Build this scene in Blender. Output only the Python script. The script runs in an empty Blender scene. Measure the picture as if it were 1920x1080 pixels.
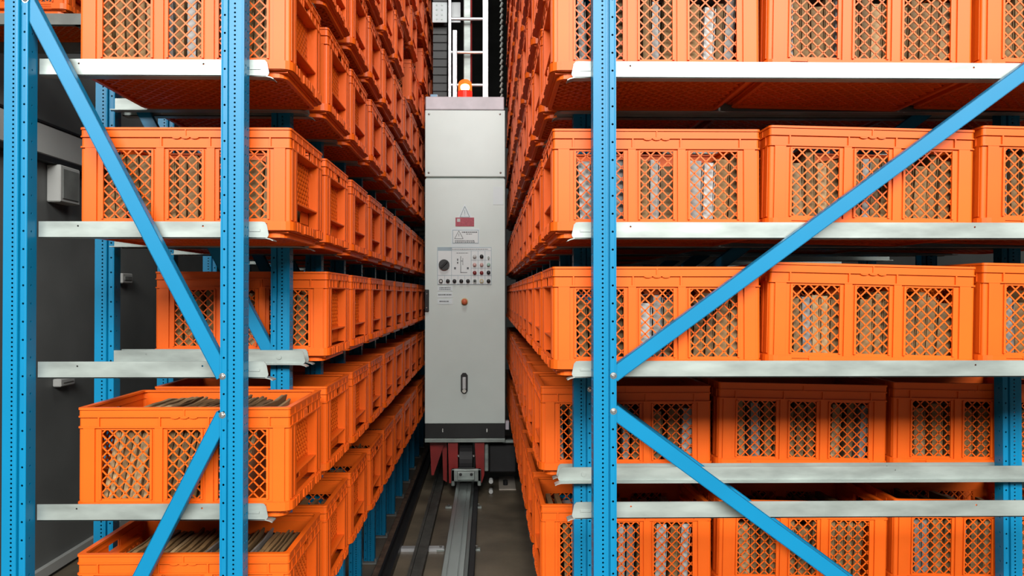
import bpy, math, random
from mathutils import Vector, Matrix
random.seed(7)
S = bpy.context.scene
C = S.collection
R = math.radians

# ------------------------------------------------------------------ camera
CAMZ = 1.6
cam = bpy.data.cameras.new('camera'); co = bpy.data.objects.new('camera', cam); C.objects.link(co)
cam.sensor_width = 36; cam.lens = 1387 / 1920 * 36
cam.shift_x = (960 - 935.6) / 1920
cam.clip_start = .02; cam.clip_end = 80
YAW, PIT = R(.85), R(.5)
co.location = (0, 0, CAMZ); co.rotation_euler = (R(90) + PIT, 0, -YAW)
S.camera = co
# ------------------------------------------------------------------ world, light, exposure
w = bpy.data.worlds.new('world'); S.world = w; w.use_nodes = True
bg = w.node_tree.nodes['Background']; bg.inputs[0].default_value = (.86, .97, 1, 1); bg.inputs[1].default_value = .05
def area(name, loc, target, sx, sy, power, col):
    l = bpy.data.lights.new(name, 'AREA'); l.shape = 'RECTANGLE'; l.size = sx; l.size_y = sy; l.energy = power; l.color = col
    o = bpy.data.objects.new(name, l); C.objects.link(o); o.location = loc
    o.rotation_euler = (Vector(target) - Vector(loc)).to_track_quat('-Z', 'Y').to_euler()
    return o
area('hall_daylight_window', (.3, -6.0, 6.0), (-.1, 3.0, 1.7), 14.0, 2.6, 1850, (1, .985, .95))
area('aisle_ceiling_lamp', (-.19, 3.7, 5.45), (-.19, 5.0, 1.6), .5, 1.4, 33, (1, 1, .97))
S.view_settings.view_transform = 'Standard'; S.view_settings.look = 'None'
S.view_settings.gamma = 1; S.view_settings.use_curve_mapping = False
S.view_settings.exposure = .8

# ------------------------------------------------------------------ pixel -> ray helpers
F_ = Vector((math.sin(YAW) * math.cos(PIT), math.cos(YAW) * math.cos(PIT), math.sin(PIT)))
R_ = Vector((math.cos(YAW), -math.sin(YAW), 0))
U_ = R_.cross(F_)
def ray(x, y): return F_ + R_ * ((x - 935.6) / 1387) + U_ * ((540 - y) / 1387)
def pY(x, y, Y): d = ray(x, y); t = Y / d.y; return d.x * t, CAMZ + d.z * t
def pX(x, y, X): d = ray(x, y); t = X / d.x; return d.y * t, CAMZ + d.z * t
def pZ(x, y, Z): d = ray(x, y); t = (Z - CAMZ) / d.z; return d.x * t, d.y * t
def proj(p):
    v = Vector(p) - Vector((0, 0, CAMZ)); z = v.dot(F_)
    return 935.6 + 1387 * v.dot(R_) / z, 540 - 1387 * v.dot(U_) / z

# ------------------------------------------------------------------ materials
def mat(name, col, rough=.5, metal=0, var=.12, scale=6, bump=0, bscale=60, spec=.5, emit=None, estr=0, col2=None, stretch=(1, 1, 1), detail=4, perobj=0):
    col = [c * .78 for c in col]
    m = bpy.data.materials.new(name); m.use_nodes = True
    nt = m.node_tree; N = nt.nodes; L = nt.links; b = N['Principled BSDF']
    b.inputs['Roughness'].default_value = rough; b.inputs['Metallic'].default_value = metal
    b.inputs['Specular IOR Level'].default_value = spec
    tc = N.new('ShaderNodeTexCoord'); mp = N.new('ShaderNodeMapping'); mp.inputs['Scale'].default_value = stretch
    L.new(tc.outputs['Object'], mp.inputs['Vector'])
    no = N.new('ShaderNodeTexNoise'); no.inputs['Scale'].default_value = scale; no.inputs['Detail'].default_value = detail
    L.new(mp.outputs[0], no.inputs['Vector'])
    cr = N.new('ShaderNodeValToRGB')
    c1 = [c * (1 - var) for c in col]; c2 = col2 or [min(1, c * (1 + var)) for c in col]
    cr.color_ramp.elements[0].position = .32; cr.color_ramp.elements[1].position = .68
    cr.color_ramp.elements[0].color = (*c1, 1); cr.color_ramp.elements[1].color = (*c2, 1)
    L.new(no.outputs['Fac'], cr.inputs[0])
    out = cr.outputs[0]
    if perobj:
        oi = N.new('ShaderNodeObjectInfo'); mr = N.new('ShaderNodeMapRange')
        mr.inputs['To Min'].default_value = 1 - perobj; mr.inputs['To Max'].default_value = 1 + perobj
        L.new(oi.outputs['Random'], mr.inputs['Value'])
        hs = N.new('ShaderNodeHueSaturation'); L.new(out, hs.inputs['Color']); L.new(mr.outputs[0], hs.inputs['Value']); out = hs.outputs[0]
    L.new(out, b.inputs['Base Color'])
    if bump:
        n2 = N.new('ShaderNodeTexNoise'); n2.inputs['Scale'].default_value = bscale; L.new(mp.outputs[0], n2.inputs['Vector'])
        bp = N.new('ShaderNodeBump'); bp.inputs['Strength'].default_value = bump; bp.inputs['Distance'].default_value = .004
        L.new(n2.outputs['Fac'], bp.inputs['Height']); L.new(bp.outputs[0], b.inputs['Normal'])
    if emit:
        b.inputs['Emission Color'].default_value = (*emit, 1); b.inputs['Emission Strength'].default_value = estr
    return m
M = dict(
    orange=mat('orange_plastic', (.80, .118, .006), .42, var=.05, scale=5, perobj=.05, spec=.28),
    blue=mat('blue_paint', (.0, .195, .385), .38, var=.05, scale=3, spec=.3),
    zinc=mat('galvanised_steel', (.36, .41, .385), .42, metal=.4, var=.26, scale=9, stretch=(.6, 1, 2), detail=7),
    bolt=mat('bolt_steel', (.75, .75, .72), .2, metal=.9, var=.1),
    card=mat('brown_cardboard', (.20, .115, .042), .8, var=.25, scale=14, perobj=.25, bump=.2),
    tan=mat('tan_cardboard', (.32, .21, .1), .8, var=.2, scale=14, perobj=.2),
    sleeve=mat('pale_paper_sleeve', (.24, .23, .21), .45, var=.2, scale=10, perobj=.2),
    white=mat('white_paper', (.70, .72, .70), .55, var=.06),
    floor=mat('stained_concrete', (.15, .12, .08), .5, var=.5, scale=2.2, bump=.25, bscale=30, detail=9),
    grey=mat('concrete_plinth', (.16, .17, .16), .8, var=.25, scale=8),
    wall=mat('dark_grey_wall', (.15, .158, .152), .55, var=.25, scale=1.3),
    band=mat('pale_grey_panel', (.48, .49, .47), .35, var=.12, scale=1.6),
    dark=mat('black_metal', (.012, .012, .013), .45, var=.3),
    cab=mat('cabinet_grey_paint', (.80, .90, .86), .32, var=.04, scale=3, bump=.04, bscale=300),
    cap=mat('cabinet_cap_grey', (.75, .68, .74), .4, var=.12, scale=8),
    red=mat('red_paint', (.36, .02, .018), .45, var=.2),
    plate=mat('white_mast_plate', (.85, .95, .97), .4, var=.03),
    wsleeve=mat('white_paper_sleeve', (.42, .42, .4), .5, var=.15),
    steel=mat('dull_dark_steel', (.06, .06, .052), .55, var=.35, scale=14),
    redlabel=mat('red_label_print', (.55, .1, .14), .6, var=.15, scale=60),
    alu=mat('aluminium', (.78, .8, .82), .3, metal=.6, var=.1),
    railm=mat('polished_rail_steel', (.42, .47, .46), .28, metal=.7, var=.2, scale=4, stretch=(1, .2, 1)),
    rubber=mat('black_rubber', (.02, .02, .022), .6, var=.2),
    orangebtn=mat('emergency_stop_orange', (.75, .16, .06), .4),
    yellow=mat('pale_yellow_ring', (.75, .62, .3), .5),
    redbtn=mat('red_button', (.3, .03, .03), .3),
    pinkbtn=mat('lit_pale_red_button', (.8, .5, .46), .3),
    greenbtn=mat('pale_green_button', (.45, .7, .58), .3),
    panel=mat('control_panel_plate', (.9, .96, .96), .4, var=.03),
    cyan=mat('blue_grey_header', (.4, .52, .58), .4),
    ink=mat('grey_ink', (.13, .14, .15), .6),
    beacon=mat('lit_orange_beacon', (.9, .12, .02), .3, emit=(1, .16, .03), estr=14),
    beaconc=mat('beacon_bulb', (1, .6, .3), .3, emit=(1, .62, .28), estr=45),
    beaconb=mat('red_beacon_base', (.7, .02, .01), .3, emit=(1, .02, .01), estr=.9),
    ltblue=mat('pale_blue_plastic', (.2, .42, .62), .4),
    copper=mat('rusty_edge_steel', (.16, .1, .065), .7, var=.4, scale=20),
    bright=mat('pale_floor_plate', (.7, .62, .52), .5),
)

def lens_mat():
    m = bpy.data.materials.new('glowing_orange_lens'); m.use_nodes = True; nt = m.node_tree; nt.nodes.clear()
    o = nt.nodes.new('ShaderNodeOutputMaterial'); mx = nt.nodes.new('ShaderNodeMixShader'); t = nt.nodes.new('ShaderNodeBsdfTransparent'); e = nt.nodes.new('ShaderNodeEmission')
    t.inputs[0].default_value = (1, .55, .3, 1); e.inputs[0].default_value = (1, .14, .02, 1); e.inputs[1].default_value = 1.6; mx.inputs[0].default_value = .55
    nt.links.new(t.outputs[0], mx.inputs[1]); nt.links.new(e.outputs[0], mx.inputs[2]); nt.links.new(mx.outputs[0], o.inputs[0]); return m
M['lens'] = lens_mat()
# ------------------------------------------------------------------ mesh builder
class MB:
    def __init__(s): s.v = []; s.f = []
    def add(s, vs, fs):
        o = len(s.v); s.v += [tuple(v) for v in vs]; s.f += [tuple(i + o for i in f) for f in fs]; return s
    def box(s, x0, x1, y0, y1, z0, z1):
        return s.add([(x0, y0, z0), (x1, y0, z0), (x1, y1, z0), (x0, y1, z0), (x0, y0, z1), (x1, y0, z1), (x1, y1, z1), (x0, y1, z1)],
                     [(0, 3, 2, 1), (4, 5, 6, 7), (0, 1, 5, 4), (1, 2, 6, 5), (2, 3, 7, 6), (3, 0, 4, 7)])
    def bbox(s, x0, x1, y0, y1, z0, z1, b=.004):
        # box with chamfered edges along every side
        vs = []; X = (x0, x1); Y = (y0, y1); Z = (z0, z1)
        import itertools
        idx = {}
        for i, j, k in itertools.product((0, 1), repeat=3):
            sx, sy, sz = (1 - 2 * i), (1 - 2 * j), (1 - 2 * k)
            p = (X[i], Y[j], Z[k])
            idx[i, j, k] = len(vs)
            vs += [(p[0], p[1] + sy * b, p[2] + sz * b), (p[0] + sx * b, p[1], p[2] + sz * b), (p[0] + sx * b, p[1] + sy * b, p[2])]
        g = lambda i, j, k, a: idx[i, j, k] + a
        fs = [(g(0,0,0,0), g(0,0,1,0), g(0,1,1,0), g(0,1,0,0)), (g(1,0,0,0), g(1,1,0,0), g(1,1,1,0), g(1,0,1,0)),
              (g(0,0,0,1), g(1,0,0,1), g(1,0,1,1), g(0,0,1,1)), (g(0,1,0,1), g(0,1,1,1), g(1,1,1,1), g(1,1,0,1)),
              (g(0,0,0,2), g(0,1,0,2), g(1,1,0,2), g(1,0,0,2)), (g(0,0,1,2), g(1,0,1,2), g(1,1,1,2), g(0,1,1,2))]
        for i in (0, 1):
            for j in (0, 1):
                fs.append((g(i,j,0,0), g(i,j,0,1), g(i,j,1,1), g(i,j,1,0)))
                fs.append((g(i,0,j,0), g(i,0,j,2), g(i,1,j,2), g(i,1,j,0)))
                fs.append((g(0,i,j,1), g(0,i,j,2), g(1,i,j,2), g(1,i,j,1)))
                for k in (0, 1): fs.append((g(i,j,k,0), g(i,j,k,1), g(i,j,k,2)))
        return s.add(vs, fs)
    def cyl(s, p, q, r, n=16, r2=None, caps=True):
        p = Vector(p); q = Vector(q); d = (q - p).normalized()
        a = d.orthogonal().normalized(); b = d.cross(a); r2 = r if r2 is None else r2
        vs = [p + (a * math.cos(t) + b * math.sin(t)) * r for t in [2 * math.pi * i / n for i in range(n)]]
        vs += [q + (a * math.cos(t) + b * math.sin(t)) * r2 for t in [2 * math.pi * i / n for i in range(n)]]
        fs = [(i, (i + 1) % n, n + (i + 1) % n, n + i) for i in range(n)]
        if caps: fs += [tuple(range(n - 1, -1, -1)), tuple(range(n, 2 * n))]
        return s.add(vs, fs)
    def dome(s, c, axis, r, h, n=16, m=5):
        c = Vector(c); d = Vector(axis).normalized(); a = d.orthogonal().normalized(); b = d.cross(a); vs = []; fs = []
        for k in range(m):
            t = k / m * math.pi / 2
            for i in range(n):
                u = 2 * math.pi * i / n
                vs.append(c + (a * math.cos(u) + b * math.sin(u)) * r * math.cos(t) + d * h * math.sin(t))
        vs.append(c + d * h)
        for k in range(m - 1):
            for i in range(n): fs.append((k * n + i, k * n + (i + 1) % n, (k + 1) * n + (i + 1) % n, (k + 1) * n + i))
        for i in range(n): fs.append(((m - 1) * n + i, (m - 1) * n + (i + 1) % n, m * n))
        fs.append(tuple(range(n - 1, -1, -1)))
        return s.add(vs, fs)
    def prism(s, pts, axis, a, b):
        # extrude a 2-D outline along an axis ('x','y','z') from a to b
        def P(u, v, t): return {'x': (t, u, v), 'y': (u, t, v), 'z': (u, v, t)}[axis]
        n = len(pts)
        return s.add([P(*p, a) for p in pts] + [P(*p, b) for p in pts],
                     [tuple(range(n - 1, -1, -1)), tuple(range(n, 2 * n))] + [(i, (i + 1) % n, n + (i + 1) % n, n + i) for i in range(n)])
    def tube(s, pts, r, n=8):
        for p, q in zip(pts, pts[1:]): s.cyl(p, q, r, n)
        return s
    def xf(s, m):
        s.v = [tuple(m @ Vector(v)) for v in s.v]; return s
    def merge(s, o): return s.add(o.v, o.f)
    def mesh(s, name, material):
        me = bpy.data.meshes.new(name); me.from_pydata(s.v, [], s.f); me.materials.append(M[material]); me.update()
        import bmesh
        b = bmesh.new(); b.from_mesh(me); bmesh.ops.recalc_face_normals(b, faces=b.faces); b.to_mesh(me); b.free()
        return me
    def build(s, name, material, parent=None, loc=None):
        return put(name, s.mesh(name, material), parent, loc)
def put(name, me, parent=None, loc=None):
    o = bpy.data.objects.new(name, me); C.objects.link(o)
    if loc is not None: o.location = loc
    if parent is not None: o.parent = parent
    return o
def tag(o, label=None, cat=None, group=None, kind=None):
    for k, v in (('label', label), ('category', cat), ('group', group), ('kind', kind)):
        if v: o[k] = v
    return o
def empty(name, loc, label, cat, group=None):
    o = bpy.data.objects.new(name, None); C.objects.link(o); o.location = loc; o.empty_display_size = .1
    return tag(o, label, cat, group)
ORD = ['first', 'second', 'third', 'fourth', 'fifth', 'sixth', 'seventh', 'eighth', 'ninth', 'tenth', 'eleventh', 'twelfth', 'thirteenth', 'fourteenth', 'fifteenth', 'sixteenth', 'seventeenth', 'eighteenth']

# ------------------------------------------------------------------ layout constants
PITCH = .475; Y0 = 2.054                      # frame pitch along the aisle, front of the end frame
LEVT = [.597, 1.011, 1.411, 1.806, 2.265, 2.665, 3.06, 3.46, 3.86, 4.26]   # top edge of the shelf brackets, lowest first
BH = .047                                     # bracket height
WALLX = -2.5
CH = .312                                     # crate height
CXL = -.86; CXR = (.484, 1.103, 1.723)

# ------------------------------------------------------------------ the room
tag(MB().box(-6, 7, -6, 16, -.2, 0).build('floor', 'floor'), 'stained brown concrete floor of the aisle', None, kind='structure')
wl = MB().box(WALLX - .2, WALLX, 1.0, 16, 0, 5.6).build('wall_left', 'wall'); tag(wl, kind='structure')
tag(MB().box(3.6, 3.8, 1.0, 16, 0, 5.6).build('wall_right', 'wall'), kind='structure')
tag(MB().box(-2.7, 3.8, 15.8, 16, 0, 5.6).build('wall_far', 'wall'), kind='structure')
tag(MB().box(-2.7, 3.8, 1.6, 16, 5.6, 5.8).build('ceiling', 'wall'), kind='structure')

# ------------------------------------------------------------------ crate template
def rr(hx, hy, r, extra=(), n=4):
    """rounded rectangle outline, counter-clockwise, with extra break points on the straight sides"""
    pts = []
    for cx, cy, a0 in ((hx - r, hy - r, 0), (-hx + r, hy - r, 90), (-hx + r, -hy + r, 180), (hx - r, -hy + r, 270)):
        for i in range(n + 1):
            a = R(a0 + 90 * i / n); pts.append((cx + r * math.cos(a), cy + r * math.sin(a)))
    out = []
    for p, q in zip(pts, pts[1:] + pts[:1]):
        out.append(p)
        cut = []
        for ax, val in extra:
            d = q[ax] - p[ax]
            if abs(d) > 1e-6:
                t = (val - p[ax]) / d
                if 1e-4 < t < 1 - 1e-4: cut.append(t)
        for t in sorted(cut): out.append((p[0] + (q[0] - p[0]) * t, p[1] + (q[1] - p[1]) * t))
    return out
def ring(mb, hx, hy, r, t, z0, z1, extra=(), keep=None):
    o = rr(hx, hy, r, extra); n = len(o)
    sx, sy = (hx - t) / hx, (hy - t) / hy
    def inn(p): return (max(-hx + t, min(hx - t, p[0] * sx)) if abs(p[0]) > hx - r - 1e-6 else p[0], max(-hy + t, min(hy - t, p[1] * sy)) if abs(p[1]) > hy - r - 1e-6 else p[1])
    for p, q in zip(o, o[1:] + o[:1]):
        if math.hypot(p[0] - q[0], p[1] - q[1]) < 1e-6: continue
        if keep and not keep((p[0] + q[0]) / 2, (p[1] + q[1]) / 2): continue
        a, b = inn(p), inn(q)
        mb.add([(*p, z0), (*q, z0), (*b, z0), (*a, z0), (*p, z1), (*q, z1), (*b, z1), (*a, z1)],
               [(0, 3, 2, 1), (4, 5, 6, 7), (0, 1, 5, 4), (1, 2, 6, 5), (2, 3, 7, 6), (3, 0, 4, 7)])
def lattice(u0, u1, v0, v1, d0, d1, axis, pitch=.0335, bw=.0038):
    """diagonal bars clipped to a rectangle; axis = the direction they face"""
    mb = MB(); W = u1 - u0; H = v1 - v0
    def P(u, v, d): return (u, d, v) if axis == 'y' else ((d, u, v) if axis == 'x' else (u, v, d))
    for sgn in (1, -1):
        k = -math.ceil((W + H) / pitch)
        while k * pitch < W + H:
            c = k * pitch + pitch / 2
            # v = sgn*(u-c')  within [0,W]x[0,H]
            pts = []
            if sgn > 0: us = max(0, c); ue = min(W, c + H); f = lambda u: u - c
            else: us = max(0, c - H); ue = min(W, c); f = lambda u: c - u
            k += 1
            if ue - us < .004: continue
            a = (u0 + us, v0 + f(us)); b = (u0 + ue, v0 + f(ue))
            nx, ny = (-sgn * bw / 2 / math.sqrt(2), bw / 2 / math.sqrt(2))
            cs = [(a[0] + nx, a[1] + ny), (a[0] - nx, a[1] - ny), (b[0] - nx, b[1] - ny), (b[0] + nx, b[1] + ny)]
            mb.add([P(*q, d0) for q in cs] + [P(*q, d1) for q in cs],
                   [(0, 1, 2, 3), (7, 6, 5, 4), (0, 4, 5, 1), (1, 5, 6, 2), (2, 6, 7, 3), (3, 7, 4, 0)])
    return mb
HX, HY = .300, .200
PAN = [(-.235, -.093), (-.05, .05), (.093, .235)]
ZP0, ZP1 = .052, .250
def crate_parts():
    """dict name -> list of MB"""
    parts = {}
    body = MB()
    inpan = lambda x, y: abs(y) > HY - .03 and any(a < x < b for a, b in PAN)
    inside_rec = lambda x, y: abs(x) > HX - .03 and abs(y) < .128
    ex = [(0, v) for p in PAN for v in p] + [(1, -.128), (1, .128)]
    ring(body, HX - .0025, HY - .006, .008, .005, .044, .258, ex, lambda x, y: not inpan(x, y) and not inside_rec(x, y))
    # proud ribs on the corner columns and between the panels, on both long sides
    for s in (-1, 1):
        ya, yb = sorted((s * (HY - .007), s * (HY - .001)))
        for a, b in ((-.283, -.251), (.251, .283), (-.0825, -.0605), (.0605, .0825)): body.box(a, b, ya, yb, .044, .256)
        for a, b in PAN:                       # thin frame round every opening
            for x in (a, b): body.box(x - .003, x + .003, ya - 0, yb - s * .002 if s > 0 else yb, ZP0, ZP1)
            body.box(a, b, s * (HY - .008) - .003, s * (HY - .008) + .003, .044, ZP0 + .002)
            body.box(a, b, s * (HY - .008) - .003, s * (HY - .008) + .003, ZP1 - .002, .258)
        # recess on the short sides: cheeks, ledge, top
        xa, xb = sorted((s * (HX - .030), s * (HX - .003)))
        for y in (-.128, .128): body.box(xa, xb, y - .002, y + .002, .05, .258)
        body.box(xa, xb, -.128, .128, .104, .108)
        body.box(xa, xb, -.128, .128, .254, .258)
        xd, xe = sorted((s * (HX - .034), s * (HX - .030)))
        body.box(xd, xe, -.128, -.120, .05, .258); body.box(xd, xe, .120, .128, .05, .258)
        body.box(xd, xe, -.128, .128, .05, .062); body.box(xd, xe, -.128, .128, .098, .116); body.box(xd, xe, -.128, .128, .248, .258)
        body.box(xd, xe, -.128, -.03, .06, .1); body.box(xd, xe, .03, .128, .06, .1)
        for y in (-.176, -.139, .139, .176):       # corner ribs on the short sides
            x0, x1 = sorted((s * (HX - .008), s * (HX - .0005))); body.box(x0, x1, y - .009, y + .009, .05, .256)
    parts['body'] = [body]
    rim = MB()
    ring(rim, HX, HY, .011, .016, .306, .312)
    ring(rim, HX - .002, HY - .0035, .009, .007, .286, .307)
    ring(rim, HX, HY, .011, .012, .2845, .288)
    hole = lambda x, y: not (abs(x) > HX - .02 and abs(y) < .036)
    ring(rim, HX - .003, HY - .0055, .008, .006, .256, .286, [(1, -.036), (1, .036)], hole)
    ring(rim, HX, HY, .011, .012, .2545, .2585)
    for s in (-1, 1):
        ya, yb = sorted((s * (HY - .008), s * (HY - .0005)))
        for x in (-.24, -.069, .069, .24): rim.box(x - .002, x + .002, ya, yb, .2585, .285)
        rim.box(-.0015, .0015, ya, yb, .288, .306)
        for x in (-.026, 0, .026): rim.prism([(x + .012 * math.cos(R(t)), .285 + .005 * math.sin(R(t))) for t in (180, 216, 252, 288, 324, 360)], 'y', ya, yb)
        xa, xb = sorted((s * (HX - .008), s * (HX - .0005)))
        for y in (-.165, -.115, -.065, -.038, .038, .065, .115, .165): rim.box(xa, xb, y - .002, y + .002, .2585, .285)
        for y in (-.14, -.07, 0, .07, .14): rim.box(xa, xb, y - .0015, y + .0015, .288, .306)
    parts['rim'] = [rim]
    base = MB()
    ring(base, HX + .002, HY + .002, .03, .014, .018, .046)
    notch = lambda x, y: not (abs(y) > HY - .02 and .185 < abs(x) < .235) and not (abs(x) > HX - .02 and .06 < abs(y) < .1)
    ring(base, HX + .006, HY + .006, .032, .008, .020, .044, [(0, -.185), (0, .185), (0, -.235), (0, .235), (1, .06), (1, .1), (1, -.06), (1, -.1)], notch)
    for s in (-1, 1):
        for x in (-.21, .21):
            for z in (.0235, .032, .0405): base.box(x - .027, x + .027, *sorted((s * (HY - .002), s * (HY + .005))), z - .0018, z + .0018)
        for y in (-.15, -.12, -.03, 0, .03, .12, .15): base.box(*sorted((s * (HX - .002), s * (HX + .0075))), y - .0025, y + .0025, .020, .045)
    ring(base, HX - .016, HY - .012, .03, .012, 0, .0165)
    base.box(-HX + .01, HX - .01, -HY + .01, HY - .01, .013, .017)
    parts['base'] = [base]
    parts['base_grid'] = [lattice(-.27, .27, -.175, .175, .006, .014, 'z', .04, .006)]
    lp = []
    for s in (-1, 1):
        for a, b in PAN: lp.append(lattice(a, b, ZP0, ZP1, *sorted((s * (HY - .010), s * (HY - .007))), 'y'))
        lp.append(lattice(-.122, .122, .114, .250, *sorted((s * (HX - .034), s * (HX - .030))), 'x', .027, .0055))
    parts['lattice_panel'] = lp
    return parts
CP = crate_parts()
CPM = [(n, mb.mesh('crate_' + n, 'orange')) for n, l in CP.items() for mb in l]
allmb = MB()
for l in CP.values():
    for mb in l: allmb.merge(mb)
CRATE_ONE = allmb.mesh('crate_whole', 'orange')
def visible(x0, x1, y0, y1, z0, z1, mg=30):
    P = [proj((x, y, z)) for x in (x0, x1) for y in (y0, y1) for z in (z0, z1)]
    us = [p[0] for p in P]; vs = [p[1] for p in P]
    return max(us) > -mg and min(us) < 1920 + mg and max(vs) > -mg and min(vs) < 1080 + mg
CRATES = []; FILLED = set()
def crate(x, n, lev, label, group, detail, tilt=0, dy=0, rz=0):
    z = LEVT[lev] - BH + .0035; y = Y0 + .056 + HY + n * PITCH + dy
    if not visible(x - .3, x + .3, y - .2, y + .2, z, z + CH): return None
    if detail:
        o = empty('crate', (x, y, z), label, 'crate', group)
        for nm, me in CPM: put(nm, me, o)
    else:
        o = put('crate', CRATE_ONE, None, (x, y, z)); tag(o, label, 'crate', group)
    o.rotation_euler = (0, tilt, rz)
    if tilt: o.location.z += math.sin(abs(tilt)) * .29
    CRATES.append((x, n, lev, tilt))
    return o

# ------------------------------------------------------------------ post template: cold-rolled profile with rows of punched holes
PH = 4.9; PW = .063; PD = .044
def strip(mb, P, u0, u1, cu, pitch, r, z0, z1):
    """band u0..u1 punched with octagonal holes at u=cu every pitch"""
    k = int((z1 - z0) / pitch)
    for i in range(k):
        a = z0 + i * pitch; b = a + pitch; m = (a + b) / 2
        out = [(u1, m), (u1, b), (cu, b), (u0, b), (u0, m), (u0, a), (cu, a), (u1, a)]
        inn = [(cu + r * math.cos(R(45 * j)), m + r * math.sin(R(45 * j))) for j in range(8)]
        vs = [P(*p) for p in out + inn]
        mb.add(vs, [(j, (j + 1) % 8, 8 + (j + 1) % 8, 8 + j) for j in range(8)])
    if z0 + k * pitch < z1 - 1e-6: mb.add([P(u0, z0 + k * pitch), P(u1, z0 + k * pitch), P(u1, z1), P(u0, z1)], [(0, 1, 2, 3)])
def flat(mb, P, u0, u1, z0, z1): mb.add([P(u0, z0), P(u1, z0), P(u1, z1), P(u0, z1)], [(0, 1, 2, 3)])
def post_mesh(sgn):
    """outer edge at x=0, inner edge at sgn*PW; front at y=0"""
    mb = MB(); fr = lambda u, z: (sgn * u, 0, z)
    flat(mb, fr, 0, .0185, 0, PH); strip(mb, fr, .0185, .0315, .025, .0125, .0030, 0, PH); flat(mb, fr, .0315, .039, 0, PH)
    for (xa, ya), (xb, yb) in (((.039, 0), (.041, .008)), ((.041, .008), (.0445, .008)), ((.0445, .008), (.0465, .002))):
        mb.add([(sgn * xa, ya, 0), (sgn * xb, yb, 0), (sgn * xb, yb, PH), (sgn * xa, ya, PH)], [(0, 1, 2, 3)])
    f2 = lambda u, z: (sgn * u, .002, z)
    flat(mb, f2, .0465, .049, 0, PH); strip(mb, f2, .049, .058, .0535, .05, .0032, 0, PH); flat(mb, f2, .058, PW, 0, PH)
    so = lambda u, z: (0, u, z)
    flat(mb, so, 0, .008, 0, PH); strip(mb, so, .008, .018, .013, .025, .004, 0, PH); flat(mb, so, .018, .026, 0, PH)
    strip(mb, so, .026, .036, .031, .025, .004, 0, PH); flat(mb, so, .036, PD, 0, PH)
    si = lambda u, z: (sgn * PW, u, z)
    flat(mb, si, .002, .015, 0, PH); strip(mb, si, .015, .025, .02, .05, .0032, 0, PH); flat(mb, si, .025, PD, 0, PH)
    rb = lambda u, z: (sgn * u, PD, z)
    flat(mb, rb, 0, PW, 0, PH)  # closed back added so the punched holes look dark
    me = bpy.data.meshes.new('post'); me.from_pydata(mb.v, [], mb.f); me.materials.append(M['blue'])
    import bmesh
    b = bmesh.new(); b.from_mesh(me); bmesh.ops.remove_doubles(b, verts=b.verts, dist=1e-5); bmesh.ops.recalc_face_normals(b, faces=b.faces); b.to_mesh(me); b.free()
    o = bpy.data.objects.new('tmp', me); C.objects.link(o)
    md = o.modifiers.new('s', 'SOLIDIFY'); md.thickness = .0018; md.offset = 0
    dg = bpy.context.evaluated_depsgraph_get(); m2 = bpy.data.meshes.new_from_object(o.evaluated_get(dg))
    bpy.data.objects.remove(o); m2.name = 'post'
    return m2
POST = {1: post_mesh(1), -1: post_mesh(-1)}
FOOT = MB().bbox(-.055, .055, -.03, .075, 0, .012, .003).cyl((-.04, -.012, .012), (-.04, -.012, .03), .008, 8).cyl((.04, -.012, .012), (.04, -.012, .03), .008, 8).mesh('foot_plate', 'grey')
BOLT = MB().dome((0, 0, 0), (0, -1, 0), .0075, .006, 12, 4).cyl((0, .001, 0), (0, -.001, 0), .0095, 12).mesh('bolt', 'bolt')
def brace_mesh(xa, za, xb, zb):
    """open channel from (xa,za) to (xb,zb), face towards -y"""
    L = math.hypot(xb - xa, zb - za); h = .0205; t = .0022; d = .024
    mb = MB().box(0, L, 0, t, -h, h).box(0, L, 0, d, h - t, h).box(0, L, 0, d, -h, -h + t)
    mb.box(0, L, d - t, d, h - .008, h).box(0, L, d - t, d, -h, -h + .008)
    mb.xf(Matrix.Translation((xa, 0, za)) @ Matrix.Rotation(-math.atan2(zb - za, xb - xa), 4, 'Y'))
    return mb.mesh('diagonal_brace', 'blue')
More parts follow.
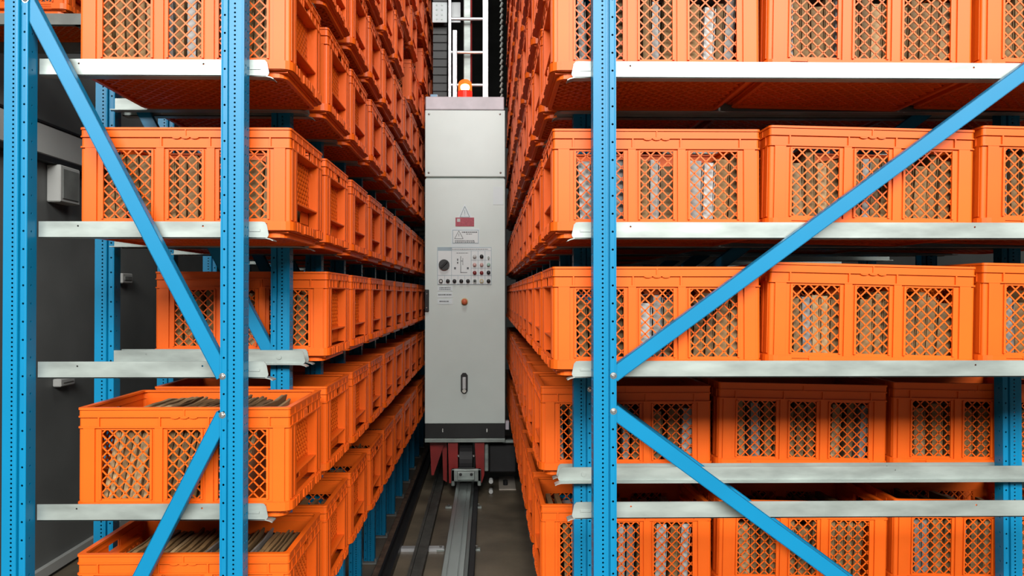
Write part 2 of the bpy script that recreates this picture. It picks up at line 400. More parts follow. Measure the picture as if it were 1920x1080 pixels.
def bracket_mesh(xa, xl, side, dirx):
    """galvanised angle, aisle lug beyond xl in direction dirx; side=+1 supports the crate behind, -1 the one in front. z=0 at the bottom edge"""
    mb = MB(); t = .0028; s = side
    lug = .058
    # upright leg with two punched holes, lug with cut corner
    if dirx > 0: xs = (xa, xl)
    else: xs = (xl, xa)
    ya, yb = 0, s * t
    y0, y1 = sorted((ya, yb))
    hx = [xa + dirx * .11, xa + dirx * .46] if abs(xl - xa) < .8 else [xl - dirx * .11, xl - dirx * 1.1]
    hx.sort()
    for y in (y0, y1):
        cur = xs[0]; P = lambda u, z, y=y: (u, y, z)
        for h in hx:
            flat(mb, P, cur, h - .006, 0, BH)
            flat(mb, P, h - .006, h + .006, 0, .028); flat(mb, P, h - .006, h + .006, .040, BH)
            strip(mb, P, h - .006, h + .006, h, .012, .0028, .028, .040)
            cur = h + .006
        flat(mb, P, cur, xs[1], 0, BH)
    mb.box(xs[0], xs[1], y0, y1, -.0001, .0001); mb.box(xs[0], xs[1], y0, y1, BH - .0001, BH + .0001)
    e = xl + dirx * lug
    mb.prism([(xl, 0), (e - dirx * .010, 0), (e - dirx * .003, .003), (e, .010), (e - dirx * .006, BH - .008), (e - dirx * .012, BH - .001), (e - dirx * .02, BH), (xl, BH)], 'y', y0, y1)
    mb.box(*sorted((xl + dirx * .004, xl + dirx * .034)), *sorted((-s * .002, 0)), .019, .025)          # pressed rib of the lug
    # shelf leg, its end bent down as a lead-in
    ly0, ly1 = sorted((0, s * .036))
    mb.box(xs[0], xs[1], ly0, ly1, 0, t)
    pts = [(xl, 0), (xl + dirx * .05, -.001), (xl + dirx * .062, -.004), (xl + dirx * .070, -.008)]
    for (x1, z1), (x2, z2) in zip(pts, pts[1:]):
        mb.add([(x1, ly0, z1), (x2, ly0, z2), (x2, ly1, z2), (x1, ly1, z1), (x1, ly0, z1 + t), (x2, ly0, z2 + t), (x2, ly1, z2 + t), (x1, ly1, z1 + t)],
               [(0, 3, 2, 1), (4, 5, 6, 7), (0, 1, 5, 4), (1, 2, 6, 5), (2, 3, 7, 6), (3, 0, 4, 7)])
    # bolt fixing the bracket to the post
    mb.cyl((xl - dirx * .03, y0 - .0, BH * .5), (xl - dirx * .03, y0 - .003, BH * .5), .008, 10)
    return mb.mesh('support_bracket', 'zinc')
# left rack frame: posts, zig-zag bracing; x measured in the world
def zig(xl, xr, nodes):
    """nodes: list of (za on left post, zb on right post)"""
    return [(brace_mesh(xl, a, xr, b), (xl, a), (xr, b)) for a, b in nodes]
LXo, LXi = -1.333, -.676                       # outer edges of the two posts of the single-depth frame
RXo, RXi = .294, 1.84
bl = zig(LXo + .055, LXi - .057, [(2.415, 1.374), (.19, 1.267), (2.52, 3.56), (4.70, 3.665)])
br = zig(RXo + .055, RXi - .057, [(1.374, 2.425), (1.275, .22), (3.58, 2.53), (3.685, 4.73)])
def frames(side, count):
    posts = ((LXo, 1), (LXi, -1)) if side == 'L' else ((RXo, 1), (RXi, -1))
    braces = bl if side == 'L' else br
    xa, xl, dx = (-1.265, -.678, 1) if side == 'L' else (1.90, .296, -1)
    bk = {s: bracket_mesh(xa, xl, s, dx) for s in (1, -1)}
    for n in range(count):
        what = 'narrow' if side == 'L' else 'wide'
        where = 'beside the dark grey wall' if side == 'L' else 'of the three-crate-deep rack'
        lab = ('blue %s end frame with silver brackets %s' % (what, where)) if n == 0 else ('blue %s upright frame, %s behind the end frame, %s' % (what, ORD[n - 1], where))
        y = Y0 + n * PITCH
        o = empty('rack_frame', (0, y, 0), lab, 'rack frame', 'upright frames ' + where)
        for x, sg in posts:
            put('post', POST[sg], o, (x, 0, 0)); put('foot_plate', FOOT, o, (x + sg * PW / 2, 0, 0))
        for me, a, b in braces:
            bo = put('diagonal_brace', me, o, (0, .006, 0))
            if n < 3:
                for e in (a, b): put('bolt', BOLT, bo, (e[0], -.0045, e[1]))
        for li, zt in enumerate(LEVT):
            if zt > 1.6 + .42 * (y + .3) + .1: continue
            put('support_bracket', bk[1], o, (0, PD + .0015, zt - BH))
            if n > 0: put('support_bracket', bk[-1], o, (0, -.0045, zt - BH))
NF = 15
frames('L', NF); frames('R', 13)

# ------------------------------------------------------------------ crates
EMPTY_L = {(0, 2), (6, 6), (8, 7)}
shelf = lambda l: ('lowest shelf' if l == 0 else ORD[l] + ' shelf up')
rng = random.Random(3)
for n in range(14):
    for l in range(len(LEVT)):
        if (n, l) in EMPTY_L or (n > 9 and l < 5): continue
        crate(CXL + rng.uniform(-.004, .004), n, l, 'orange lattice crate, %s, %s bay, rack beside the dark grey wall' % (shelf(l), ORD[n]), 'crates in the single-depth rack', n <= 2 and l < 7, rz=rng.uniform(-.006, .006))
colw = ['aisle-side', 'middle', 'outermost']
for n in range(11):
    for l in range(len(LEVT)):
        for c in range(3):
            if n == 0 and l <= 1: continue
            if c > 0 and (n > 2 or (n == 2 and l > 1)): continue
            t = R(1.25) + rng.uniform(-.003, .003) if c else 0
            crate(CXR[c], n, l, '%s orange lattice crate, %s, %s bay of the three-crate-deep rack' % (colw[c], shelf(l), ORD[n]), 'crates in the three-crate-deep rack', n <= 1 and l < 6, tilt=t, rz=rng.uniform(-.005, .005))

# ------------------------------------------------------------------ cardboard folders standing in the crates
def folder_mesh(mname, th, h, wd, bow, seed):
    r = random.Random(seed); mb = MB(); n = 6; cols = []
    for i in range(n + 1):
        y = -wd / 2 + wd * i / n; b = bow * math.sin(math.pi * i / n); top = h + r.uniform(-.004, .004)
        cols.append([(b - th / 2, y, 0), (b + th / 2, y, 0), (b + th / 2 + bow * .3, y, top), (b - th / 2 + bow * .3, y, top)])
    vs = [v for c in cols for v in c]; fs = [(0, 1, 2, 3), tuple(4 * n + k for k in (3, 2, 1, 0))]
    for i in range(n):
        for k in range(4): fs.append((4 * i + k, 4 * i + 4 + k, 4 * i + 4 + (k + 1) % 4, 4 * i + (k + 1) % 4))
    mb.add(vs, fs)
    # folded flap standing a little away from the folder
    mb.add([(th / 2, -wd / 2, .01), (th / 2 + .003, -wd / 2 - .004, h * .96), (th / 2 + .003, -wd * .1, h * .97), (th / 2, -wd * .1, .01),
            (th / 2 + .002, -wd / 2, .01), (th / 2 + .005, -wd / 2 - .004, h * .96), (th / 2 + .005, -wd * .1, h * .97), (th / 2 + .002, -wd * .1, .01)],
           [(0, 1, 2, 3), (7, 6, 5, 4), (0, 4, 5, 1), (1, 5, 6, 2), (2, 6, 7, 3), (3, 7, 4, 0)])
    return mb, mb.mesh('folder', mname)
FOLD = {}
FSPEC = ((.018, .235, .335, .0015), (.026, .222, .34, -.0015), (.034, .21, .335, .001), (.022, .24, .335, .002),          # thick
         (.007, .25, .33, .0015), (.010, .245, .34, -.001), (.005, .255, .32, .001), (.013, .25, .335, .001))             # thin
for mname in ('card', 'tan', 'sleeve', 'wsleeve'):
    for i, (th, h, wd, bow) in enumerate(FSPEC): FOLD[mname, i] = folder_mesh(mname, th, h, wd, bow, i)
KIND = {'card': ('brown', 'cardboard folder'), 'tan': ('tan', 'cardboard folder'), 'sleeve': ('grey-white', 'sleeve'), 'wsleeve': ('white', 'sleeve')}
def fill(x, n, lev, count, where, tilt=0, lean=(-.05, .05), pal=('card',) * 7 + ('tan', 'sleeve', 'card'), hmax=1., x0=-.247, x1=.25, seed=0, thin=False):
    r = random.Random(100 * n + 10 * lev + int(x * 50) + seed); FILLED.add((round(x, 1), n, lev))
    z = LEVT[lev] - BH + .0035 + .0195; y = Y0 + .056 + HY + n * PITCH
    its = [(r.choice(pal), r.choice((4, 5, 6, 7) if thin else (0, 1, 2, 3))) for _ in range(count)]
    ths = [FSPEC[v][0] + .005 for k, v in its]
    l0, l1 = lean; span = .24 * (math.sin(l1) if l1 > 0 else 0)
    gap = max(.0015, (x1 - x0 - sum(ths) - max(0, span)) / count)
    u = x0
    for i, ((k, v), th) in enumerate(zip(its, ths)):
        if u + th + .24 * max(0, math.sin(l0 + (l1 - l0) * i / count)) > .258: break
        ln = l0 + (l1 - l0) * i / max(1, count - 1); sc = r.uniform(.96 if thin else .88, 1.02) * hmax
        g_ = r.uniform(.3, 1.7) * gap if gap > .004 else gap
        uc = u + th / 2; u += th + g_
        o = put('folder', FOLD[k, v][1])
        o.location = (x + uc, y - .006 + r.uniform(-.003, .003), z + (.65 * th + .008) * abs(math.sin(ln)) + (math.sin(tilt) * (.29 - uc) if tilt else 0))
        o.rotation_euler = (0, ln + tilt, 0); o.scale = (1, 1, sc)
        a, b = KIND[k]
        tag(o, '%s %s in %s' % (a, b, where), 'folder', 'folders in ' + where)
LW = 'crate, %s, %s bay, beside grey wall'
fill(CXL, 0, 4, 15, LW % (shelf(4), 'first')); fill(CXL, 0, 3, 14, LW % (shelf(3), 'first'), pal=('card',) * 6 + ('tan',))
fill(CXL, 1, 2, 12, LW % (shelf(2), 'second'))
fill(CXL, 0, 1, 26, LW % (shelf(1), 'first'), lean=(.20, .26), x1=.20, thin=True, hmax=1.11, pal=('card',) * 9 + ('tan', 'tan'))
fill(CXL, 0, 0, 26, LW % (shelf(0), 'first'), lean=(.10, .22), x1=.24, thin=True, hmax=1.0, pal=('card',) * 6 + ('tan', 'sleeve', 'sleeve'))
RW = '%s crate, %s, %s bay, three-deep rack'
for l in (4, 3, 2):
    for c, k in ((0, 14), (1, 15), (2, 12)):
        fill(CXR[c], 0, l, k, RW % (colw[c], shelf(l), 'first'), tilt=R(1.25) if c else 0, hmax=.97 if l != 2 else .9,
             pal=('card',) * 5 + (('tan', 'sleeve', 'sleeve', 'wsleeve') if c == 0 else ('tan', 'card', 'card', 'sleeve')), x1=.25)
for l, ks in ((1, (10, 12, 10)), (0, (13, 14, 12))):
    for c in range(3):
        fill(CXR[c], 1, l, ks[c], RW % (colw[c], shelf(l), 'second'), tilt=R(1.25) if c else 0, pal=('card',) * 4 + ('tan', 'sleeve', 'wsleeve', 'sleeve') if c == 0 else ('card',) * 6 + ('tan', 'sleeve'))
st = MB(); r = random.Random(5)
for x, n, l, tl in CRATES:
    if (round(x, 1), n, l) in FILLED: continue
    k = 14 if n < 5 else 8
    for i in range(k):
        src = FOLD['card', r.choice((4, 5, 7, 0)) if k > 8 else r.choice((1, 2))][0]; ln = r.uniform(-.03, .10)
        m = MB(); m.v = list(src.v); m.f = list(src.f)
        m.xf(Matrix.Translation((x - .235 + .45 / k * (i + .5), Y0 + .056 + HY + n * PITCH, LEVT[l] - BH + .027 + math.sin(tl) * .4)) @ Matrix.Rotation(ln, 4, 'Y') @ Matrix.Scale(r.uniform(.85, 1), 4, (0, 0, 1)))
        st.merge(m)
tag(st.build('cardboard_folders', 'card'), 'packed brown cardboard folders in the crates further down the aisle', 'folders', kind='stuff')
# ------------------------------------------------------------------ stacker crane
CY = 5.9
AX = -.184
cr = empty('stacker_crane', (AX, CY + .2, 0), 'grey stacker crane with tall control cabinet, orange beacon and ladder mast', 'crane')
def cpart(mb, name, m, parent=cr):
    """mesh given in world coordinates, parented to the crane without moving it"""
    o = Vector((AX, CY + .2, 0))
    mb.xf(Matrix.Translation(-o))
    return mb.build(name, m, parent)
def rc(x0, y0, x1, y1, Y=CY):
    a, c = pY(x0, y1, Y); b, d = pY(x1, y0, Y); return a, b, c, d
x0, x1, z0, z1 = rc(796.5, 207, 947, 795)
zc = 2.536
body = cpart(MB().bbox(x0 + .004, x1 - .004, CY + .03, CY + .42, .43, 3.075, .004), 'cabinet_body', 'cab')
tp = cpart(MB().bbox(x0, x1, CY, CY + .032, zc + .004, 3.072, .004), 'top_panel', 'cab')
for px_, py_ in ((804.5, 214), (937.5, 214), (804, 324), (938.5, 324)):
    a, b = pY(px_, py_, CY); cpart(MB().dome((a, CY, b), (0, -1, 0), .009, .006, 10, 3), 'screw', 'bolt', tp)
dr = cpart(MB().bbox(x0, x1, CY, CY + .032, .572, zc - .014, .004), 'cabinet_door', 'cab')
cap = cpart(MB().bbox(x0 + .002, x1 - .008, CY + .004, CY + .40, 3.076, 3.182, .006), 'cabinet_cap', 'cap')
pl = cpart(MB().bbox(x0, x1, CY + .004, CY + .40, .455, .569, .003), 'plinth', 'dark')
for xx in (830, 913):
    a, b = pY(xx, 807, CY); cpart(MB().box(a - .004, a + .004, CY, CY + .006, b - .014, b + .014), 'slot_clip', 'bolt', pl)
cpart(MB().bbox(x0 - .0, x1 + .0, CY - .012, CY + .3, .424, .4545, .003), 'base_rail', 'zinc')
def on(name, m, X0, Y0_, X1, Y1_, d=.003, d0=0, parent=dr):
    a, b, c, d_ = rc(X0, Y0_, X1, Y1_)
    return cpart(MB().box(a, b, CY - d, CY - d0, c, d_), name, m, parent)
def disc(name, m, x, y, rpx, d, parent=dr, dome=False, d0=0):
    a, b = pY(x, y, CY); r = rpx * .00425
    mb = MB().cyl((a, CY - d0, b), (a, CY - d, b), r, 20)
    if dome: mb.dome((a, CY - d, b), (0, -1, 0), r, r * .5, 20, 4)
    return cpart(mb, name, m, parent)
def tri(name, m, cx, cy, half, up, t):
    P = [(cx - half, cy + up * .45), (cx + half, cy + up * .45), (cx, cy - up * .55)]
    mb = MB()
    for p, q in zip(P, P[1:] + P[:1]):
        a = pY(*p, CY); b = pY(*q, CY); mb.cyl((a[0], CY - .003, a[1]), (b[0], CY - .003, b[1]), t, 6)
    a = pY(cx, cy - up * .2, CY); b = pY(cx, cy + up * .15, CY); mb.cyl((a[0], CY - .003, a[1]), (b[0], CY - .003, b[1]), t, 6)
    a = pY(cx, cy + up * .27, CY); mb.dome((a[0], CY - .002, a[1]), (0, -1, 0), t * 1.2, t, 8, 3)
    return cpart(mb, name, m, dr)
P = [pY(*q, CY) for q in ((857, 409), (886, 409), (871.5, 382))]
cpart(MB().prism(P, 'y', CY - .002, CY - .0002), 'triangle_plate', 'plate', dr)
tri('warning_triangle', 'cyan', 871.5, 398, 9, 20, .002)
on('red_notice', 'redlabel', 854, 408, 889, 424.5)
on('notice_corner', 'white', 857, 410, 863, 416, .0038, .0028)
on('paper_sheet', 'plate', 846, 428, 899, 466, .002)
sg = on('warning_sign', 'cyan', 848.5, 431, 897.5, 456.5, .004)
on('sign_face', 'panel', 849.6, 432.2, 896.4, 455.3, .0048, .003)
tri('sign_triangle', 'ink', 860.5, 441, 8, 15, .0028)
def lines(x0_, x1_, ys, t=.9, seed=0, d=.0055):
    """rows of small illegible print"""
    rr_ = random.Random(seed); mb = MB()
    for y in ys:
        x = x0_
        while x < x1_:
            wd = rr_.uniform(1.5, 4); e = min(x + wd, x1_)
            a, b, c, d_ = rc(x, y - t, e, y + t); mb.box(a, b, CY - d, CY - .002, c, d_); x = e + .8
    return cpart(mb, 'printed_lines', 'ink', dr)
lines(866, 895, (435.5,), 1, 1); lines(874, 885, (439,), .6, 2); lines(853, 890, (451.5, 454), .7, 3)
pn = on('control_panel', 'cyan', 820, 463.5, 921.5, 533.5, .005)
on('panel_face', 'panel', 821, 470.5, 920.6, 532.6, .006, .004)
on('panel_title_strip', 'panel', 847.5, 464.8, 920.6, 469.6, .0056, .004)
lines(848, 915, (467.4,), .5, 4, .0066)
g = MB()
for a_, b_, c_, d_ in ((846.4, 470, 847.2, 516.5), (883, 470, 883.8, 533), (896, 470, 896.8, 533), (909, 470, 909.8, 533), (821, 516, 921, 516.8), (883.5, 487.5, 921, 488.1), (883.5, 502.5, 921, 503.1),
                       (833.5, 517, 834.1, 533), (846, 517, 846.6, 533), (858.5, 517, 859.1, 533), (871, 517, 871.6, 533)):
    a, b, c, d = rc(a_, b_, c_, d_); g.box(a, b, CY - .0068, CY - .004, c, d)
cpart(g, 'panel_grid_lines', 'cyan', dr)
g = MB()
for a_, b_, c_, d_ in ((863.5, 480.5, 864.5, 512), (863.5, 510.5, 876, 511.6), (864, 489, 868, 490), (867.5, 484, 868.4, 497), (857, 485, 859.2, 489), (857, 491, 859.2, 494.5), (851.5, 501, 855, 505), (875.5, 501, 879, 505)):
    a, b, c, d = rc(a_, b_, c_, d_); g.box(a, b, CY - .0072, CY - .004, c, d)
cpart(g, 'mimic_diagram', 'ink', dr); lines(856, 878, (474.5,), .5, 6, .0072)
kn = disc('selector_knob', 'dark', 833, 496.5, 10, .03, d0=.004)
a, b = pY(833, 496.5, CY); k = MB().bbox(-.035, .035, -.012, 0, -.008, .008, .003).xf(Matrix.Translation((a, CY - .03, b)) @ Matrix.Rotation(R(-45), 4, 'Y')); cpart(k, 'knob_grip', 'rubber', dr)
for x, y, m, rp in ((840, 527, 'dark', 3.6), (852.2, 527, 'dark', 3.6), (865, 527, 'dark', 3.6), (877.5, 527, 'dark', 3.6), (916, 527, 'dark', 3.6), (903, 481, 'dark', 3.6), (916, 511, 'dark', 3.6),
                    (890, 481, 'white', 3.4), (890, 496.5, 'pinkbtn', 3.4), (903, 496.5, 'pinkbtn', 3.4), (916, 496.5, 'greenbtn', 3.4), (890, 511.5, 'redbtn', 3.6), (903, 511.5, 'redbtn', 3.4)):
    disc('push_button', m, x, y, rp, .02, dome=True, d0=.004)
for x, m in ((826.8, 'dark'), (890.3, 'zinc'), (903, 'yellow')):
    disc('button_ring', m, x, 527, 3.8, .016, d0=.004); disc('push_button', 'white' if m != 'zinc' else 'dark', x, 527, 2.3, .02, d0=.004)
a, b = pY(916, 483, CY); cpart(MB().cyl((a, CY, b), (a, CY - .014, b), .009, 12).box(a - .002, a + .002, CY - .03, CY - .01, b - .012, b + .01), 'key_switch', 'zinc', dr)
for y0_, y1_ in ((536.5, 545.5), (548, 558), (560.5, 570.5)): on('white_label', 'plate', 820.5, y0_, 848.5, y1_, .003)
lines(824, 845, (539.5, 542.5), .6, 8); lines(822, 847, (552.5,), .9, 9); lines(824, 842, (565,), .9, 10)
disc('emergency_stop_ring', 'yellow', 871, 565.5, 6.8, .006); disc('emergency_stop', 'orangebtn', 871, 565.5, 5.3, .03, dome=True)
on('pale_sticker', 'plate', 924.5, 350, 943.5, 384, .0025)
hg = cpart(MB().bbox(*rc(796.6, 543, 804.5, 584)[:2], CY - .02, CY, *rc(797, 543, 804, 584)[2:], .004), 'hinge_block', 'dark', dr)
for y in (551, 577): disc('hinge_screw', 'bolt', 800.5, y, 1.2, .024, d0=.015)
a, b, c, d = rc(864, 699, 877, 737.5)
cpart(MB().prism([(a, c + .02), (a + .015, c), (b - .015, c), (b, c + .02), (b, d - .02), (b - .015, d), (a + .015, d), (a, d - .02)], 'y', CY - .012, CY), 'lock_escutcheon', 'dark', dr)
cpart(MB().bbox(a + .012, b - .012, CY - .034, CY - .01, c + .035, d - .032, .005), 'lock_handle', 'alu', dr)
cpart(MB().cyl(((a + b) / 2, CY - .01, c + .022), ((a + b) / 2, CY - .026, c + .022), .015, 16), 'lock_cylinder', 'bolt', dr)
# beacon
a, b = pY(872, 175, CY + .12); bx, bz = a, 3.183
bc = cpart(MB().cyl((bx, CY + .12, bz), (bx, CY + .12, bz + .018), .064, 24).cyl((bx, CY + .12, bz + .018), (bx, CY + .12, bz + .07), .058, 24), 'beacon', 'beaconb')
cpart(MB().cyl((bx, CY + .12, bz + .07), (bx, CY + .12, bz + .125), .056, 24).dome((bx, CY + .12, bz + .125), (0, 0, 1), .056, .045, 24, 6), 'beacon_lens', 'lens', bc)
cpart(MB().dome((bx, CY + .12, bz + .105), (0, 0, 1), .038, .03, 20, 5).dome((bx, CY + .12, bz + .105), (0, 0, -1), .038, .03, 20, 5), 'beacon_bulb', 'beaconc', bc)
a, b, c, d = rc(807, 166, 821, 178, CY + .15); cpart(MB().bbox(a, b, CY + .13, CY + .2, 3.182, 3.182 + d - c, .004), 'sensor_box', 'ltblue')
# mast and ladder
LY = 6.42
ms = cpart(MB().bbox(*rc(869, 0, 883, 100, LY + .1)[:2], LY + .1, LY + .2, .5, 5.2, .006), 'mast', 'zinc')
for xa_, xb_ in ((840.5, 846), (905, 915.5)):
    a, b, _, _ = rc(xa_, 0, xb_, 10, LY); lad = cpart(MB().bbox(a, b, LY, LY + .06, 2.6, 5.2, .003), 'ladder_rail', 'alu')
for y in (-31, 33, 96, 157.5, 219):
    a, c = pY(845, y, LY); b, _ = pY(906, y, LY); cpart(MB().cyl((a, LY + .03, c), (b, LY + .03, c), .0145, 12), 'ladder_rung', 'alu', lad)
a, b, c, d = rc(848.5, 56, 857, 178, LY - .06); cpart(MB().bbox(a, b, LY - .06, LY - .02, 2.9, d, .004), 'cable_duct', 'alu')
a, c = pY(883.5, 0, LY + .06); cpart(MB().cyl((a, LY + .08, 2.9), (a, LY + .08, 5.2), .008, 8), 'mast_cable', 'redbtn')
for i, (xa_, xb_) in enumerate(((810.5, 838.5), (845.5, 863.5))):
    a, b, c, d = rc(xa_, 4, xb_, 42, LY + .3)
    p_ = cpart(MB().bbox(a, b, LY + .3, LY + .312, c, d, .003), 'mast_plate', 'plate')
    if i == 0:
        for u in (.3, .65):
            for v in (.16, .38, .62, .85): cpart(MB().cyl((a + (b - a) * u, LY + .3, c + (d - c) * v), (a + (b - a) * u, LY + .295, c + (d - c) * v), .008, 8), 'plate_bolt', 'zinc', p_)
a, c = pY(940, 50, LY); ch = MB()
for i in range(44):
    z = 3.0 + i * .05
    ch.xf(Matrix()).cyl((a - .008, LY, z), (a + .008, LY, z + .042), .011, 6)
cpart(ch, 'lift_chain', 'zinc')
ru = MB(); a, b, _, _ = rc(812, 45, 838, 178, LY + .4)
ru.box(a, b, LY + .4, LY + .42, 2.9, 4.9)
for i in range(26): ru.box(a, b, LY + .385, LY + .4, 2.95 + i * .075, 2.975 + i * .075)
cpart(ru, 'cable_chain', 'dark')
# running gear
def ypl(name, m, pts, Ya, Yb):
    P = [pY(x, y, Ya) for x, y in pts]
    return cpart(MB().prism([(p[0], p[1]) for p in P], 'y', Ya, Yb), name, m)
ypl('fork_plate', 'red', [(840, 826), (858.5, 826), (858.5, 890), (850, 906), (842, 906)], CY + .02, CY + .12)
ypl('fork_plate', 'red', [(890, 826), (908, 826), (908, 890), (903, 906), (893, 890)], CY + .02, CY + .12)
ypl('gusset_plate', 'red', [(806, 829), (834, 829), (813, 891), (809, 891)], CY + .1, CY + .12)
ypl('side_plate', 'red', [(829, 829), (838, 829), (838, 904), (831, 900)], CY + .14, CY + .17)
a, c = pY(874, 865, CY + .1); b, _ = pY(886, 860, CY + .1); a0, _ = pY(862, 860, CY + .1)
cpart(MB().cyl((a0, CY + .16, .2575), (b, CY + .16, .2575), .155, 32), 'drive_wheel', 'rubber')
for xx in (859.5, 888):
    a, c = pY(xx, 856, CY); cpart(MB().dome((a, CY + .02, c), (0, -1, 0), .012, .008, 10, 3), 'axle_bolt', 'bolt')
a, b, c, d = rc(846, 880, 902, 912, CY - .06)
cl = cpart(MB().bbox(a, a + .028, CY - .06, CY - .02, c, d, .006).bbox(b - .028, b, CY - .06, CY - .02, c, d, .006).bbox(a, b, CY - .06, CY - .02, .125, d, .006).bbox(a + .05, b - .05, CY - .05, CY - .0, d - .045, d, .006), 'rail_clamp', 'zinc')
cpart(MB().bbox(a + .05, b - .05, CY - .10, CY - .05, max(.112, d - .075), d - .012, .004), 'clamp_nose', 'zinc', cl)
for u in (.32, .68): cpart(MB().cyl((a + (b - a) * u, CY - .1, d - .03), (a + (b - a) * u, CY - .107, d - .03), .012, 8), 'clamp_bolt', 'dark', cl)
a, b, c, d = rc(917, 834, 968, 886, CY + .1); cpart(MB().bbox(a, b, CY + .1, CY + .5, c, d, .01), 'drive_motor', 'rubber')
a, b, c, d = rc(908, 832, 916, 884, CY + .08); cpart(MB().bbox(a, b, CY + .08, CY + .2, c, d, .006), 'motor_flange', 'zinc')
a, b, c, d = rc(947.5, 790, 954.5, 806, CY + .05); cpart(MB().bbox(a, b, CY + .05, CY + .12, c, d, .004), 'side_sensor', 'cap')
a, b, c, d = rc(949, 826, 964, 831, CY + .05); cpart(MB().bbox(x1 - .02, b, CY + .05, CY + .12, c, d, .003), 'sensor_arm', 'zinc')
for yy in (902, 921):
    a, c = pY(920.5, yy, CY + .06); cpart(MB().cyl((a, CY + .1, c), (a, CY + .04, c), .017, 14), 'light_glimpse', 'white')  # white discs stand in for the lights glimpsed beneath the crane

# ------------------------------------------------------------------ rails and fixings on the aisle floor
def run(name, m, xc0, xc1, zt, label, cat, prof=None, ya=1.4, yb=13.5):
    mb = MB()
    if prof: mb.prism(prof, 'y', ya, yb)
    else: mb.bbox(xc0, xc1, ya, yb, 0, zt, .004)
    return tag(mb.build(name, m), label, cat)
xr = -.190
run('crane_rail', 'railm', 0, 0, 0, 'polished steel crane rail with two grooves along the aisle', 'rail',
    [(xr - .075, 0), (xr + .075, 0), (xr + .075, .012), (xr + .03, .02), (xr + .03, .07), (xr + .058, .078), (xr + .058, .1), (xr + .034, .1), (xr + .032, .096), (xr + .028, .096), (xr + .026, .1),
     (xr - .026, .1), (xr - .028, .096), (xr - .032, .096), (xr - .034, .1), (xr - .058, .1), (xr - .058, .078), (xr - .03, .07), (xr - .03, .02), (xr - .075, .012)])
a, _ = pZ(869, 1080, .05); b, _ = pZ(889, 1080, .03)
run('rail_side_strip', 'rubber', xr + .077, b, .035, 'black rubber strip lying along the crane rail', 'strip')
a, _ = pZ(764, 1080, .03); b, _ = pZ(791, 1080, .03)
run('conductor_rail', 'steel', 0, 0, 0, 'dark grooved conductor rail between crane rail and channel', 'rail',
    [(a, 0), (b, 0), (b, .045), (b - .018, .045), (b - .018, .03), (a + .018, .03), (a + .018, .045), (a, .045)])
a, _ = pZ(711, 1080, .03); b, _ = pZ(733, 1080, .03)
run('cable_channel', 'dark', 0, 0, 0, 'black steel cable channel at the foot of the rack', 'channel',
    [(a, 0), (b, 0), (b, .05), (b - .012, .05), (b - .012, .012), (a + .012, .012), (a + .012, .05), (a, .05)])
c_, _ = pZ(697, 1080, .02)
run('edge_plate', 'copper', c_, a - .002, .03, 'rusty brown edge plate beside the black channel', 'plate')
for k, y in enumerate((4.42, 6.6)):
    yy = pZ(760, 1023, .03)[1] + k * 2.4
    for (u, v), nm in (((748, 781), 'beside the black channel'), ((803, 833), 'beside the crane rail')):
        a, _ = pZ(u, 1023, .025); b, _ = pZ(v, 1023, .025)
        if k == 0:
            tag(MB().prism([(a, 0), (b, 0), (b, .016), (b - .004, .02), (a + .004, .02), (a, .016)], 'y', yy - .025, yy + .025).build('cross_tie', 'alu'), 'bright steel cross tie on the floor ' + nm, 'cross tie')
for k in range(3):
    y_ = pZ(895, 1029, .01)[1] + k * .92
    for sx in (-.105, .118):
        e = empty('rail_anchor', (xr + sx, y_, 0), 'small silver clamp bolted to the floor beside the crane rail', 'anchor', 'rail anchor clamps')
        MB().bbox(-.025, .025, -.02, .02, 0, .012, .002).build('clamp_plate', 'zinc', e); MB().cyl((0, 0, .012), (0, 0, .03), .009, 8).build('bolt', 'bolt', e)
e = empty('floor_plate', (.165, 6.24, 0), 'pale metal floor plate behind the crane motor', 'plate')
MB().bbox(-.075, .065, -.19, .25, .0, .01, .003).build('plate', 'bright', e); MB().cyl((-.02, -.05, .01), (-.02, -.05, .05), .02, 10).build('plate_stud', 'dark', e)

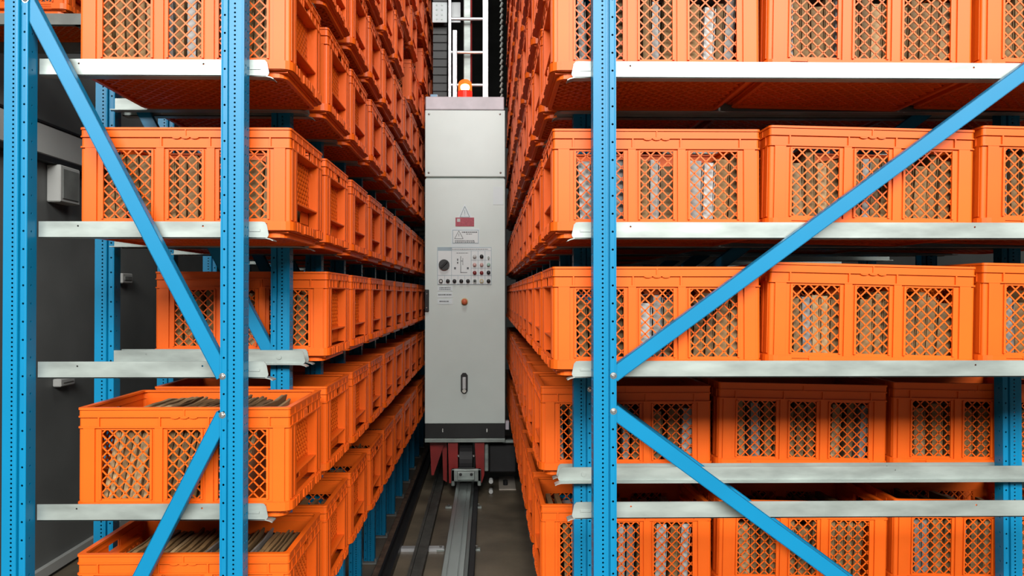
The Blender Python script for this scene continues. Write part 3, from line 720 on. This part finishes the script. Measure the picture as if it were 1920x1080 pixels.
# ------------------------------------------------------------------ things on the dark wall behind the narrow rack
ya_, zt = pX(72, 228, WALLX + .05); _, zb = pX(72, 286, WALLX + .05)
t = empty('wall_duct', (WALLX, 6, zb), 'long pale grey cable duct along the dark wall', 'duct')
MB().bbox(.002, .05, -4.8, 8, 0, zt - zb, .006).build('duct_cover', 'band', t); MB().box(.002, .06, -4.8, 8, -.035, -.004).build('duct_tray', 'dark', t); MB().box(.002, .056, -4.8, 8, zt - zb + .002, zt - zb + .014).build('duct_edge', 'dark', t)
def wallbox(name, x0, y0, x1, y1, label, cat, m, d=.05):
    a, c = pX(x0, y1, WALLX + d); b, _ = pX(x1, y1, WALLX + d); _, dz = pX(x0, y0, WALLX + d)
    b = max(b, a + .12)
    e = empty(name, (WALLX, (a + b) / 2, c), label, cat)
    L = b - a; H = dz - c
    MB().bbox(.001, d, -L / 2, L / 2, 0, H, .006).build('housing', m, e)
    MB().bbox(d, d + .006, -L / 2 + .02, L / 2 - .02, .02, H - .02, .003).build('face', 'grey', e)
wallbox('wall_cabinet', 113, 308, 150, 378, 'pale framed box on the dark wall below the duct', 'wall box', 'band', .08)
wallbox('wall_socket', 230, 512, 249, 531, 'small pale wall socket seen between rack posts', 'socket', 'band')
wallbox('wall_socket', 114, 711, 141, 726, 'pale double wall socket low on the dark wall', 'socket', 'band')
y1_, _ = pX(145, 1045, WALLX)
tag(MB().box(WALLX, WALLX + .03, 1.0, 15.8, 0.02, .075).build('baseboard_left', 'band'), kind='structure')
tag(MB().box(WALLX, WALLX + .02, 1.0, 15.8, 0, .02).build('baseboard_shadow_1', 'dark'), kind='structure')  # black strip standing in for the shadow under the baseboard
# crate parked on brackets fixed high on the wall
cz = pY(100, 25, 3.3)[1]
e = empty('crate', (-2.17, 3.5, cz), 'orange lattice crate on a steel bracket high on the dark wall', 'crate')
for nm, me in CPM: put(nm, me, e)
e = empty('wall_bracket', (WALLX, 3.5, cz), 'grey steel bracket carrying a crate high on the dark wall', 'bracket')
for s in (-1, 1):
    MB().box(.0, .70, s * .19 - .012, s * .19 + .012, -.05, -.001).build('bracket_arm', 'grey', e)
MB().box(.0, .02, -.25, .25, -.2, .05).build('wall_strip', 'grey', e); MB().box(.66, .70, -.2, .2, -.05, -.02).build('cross_bar', 'grey', e)
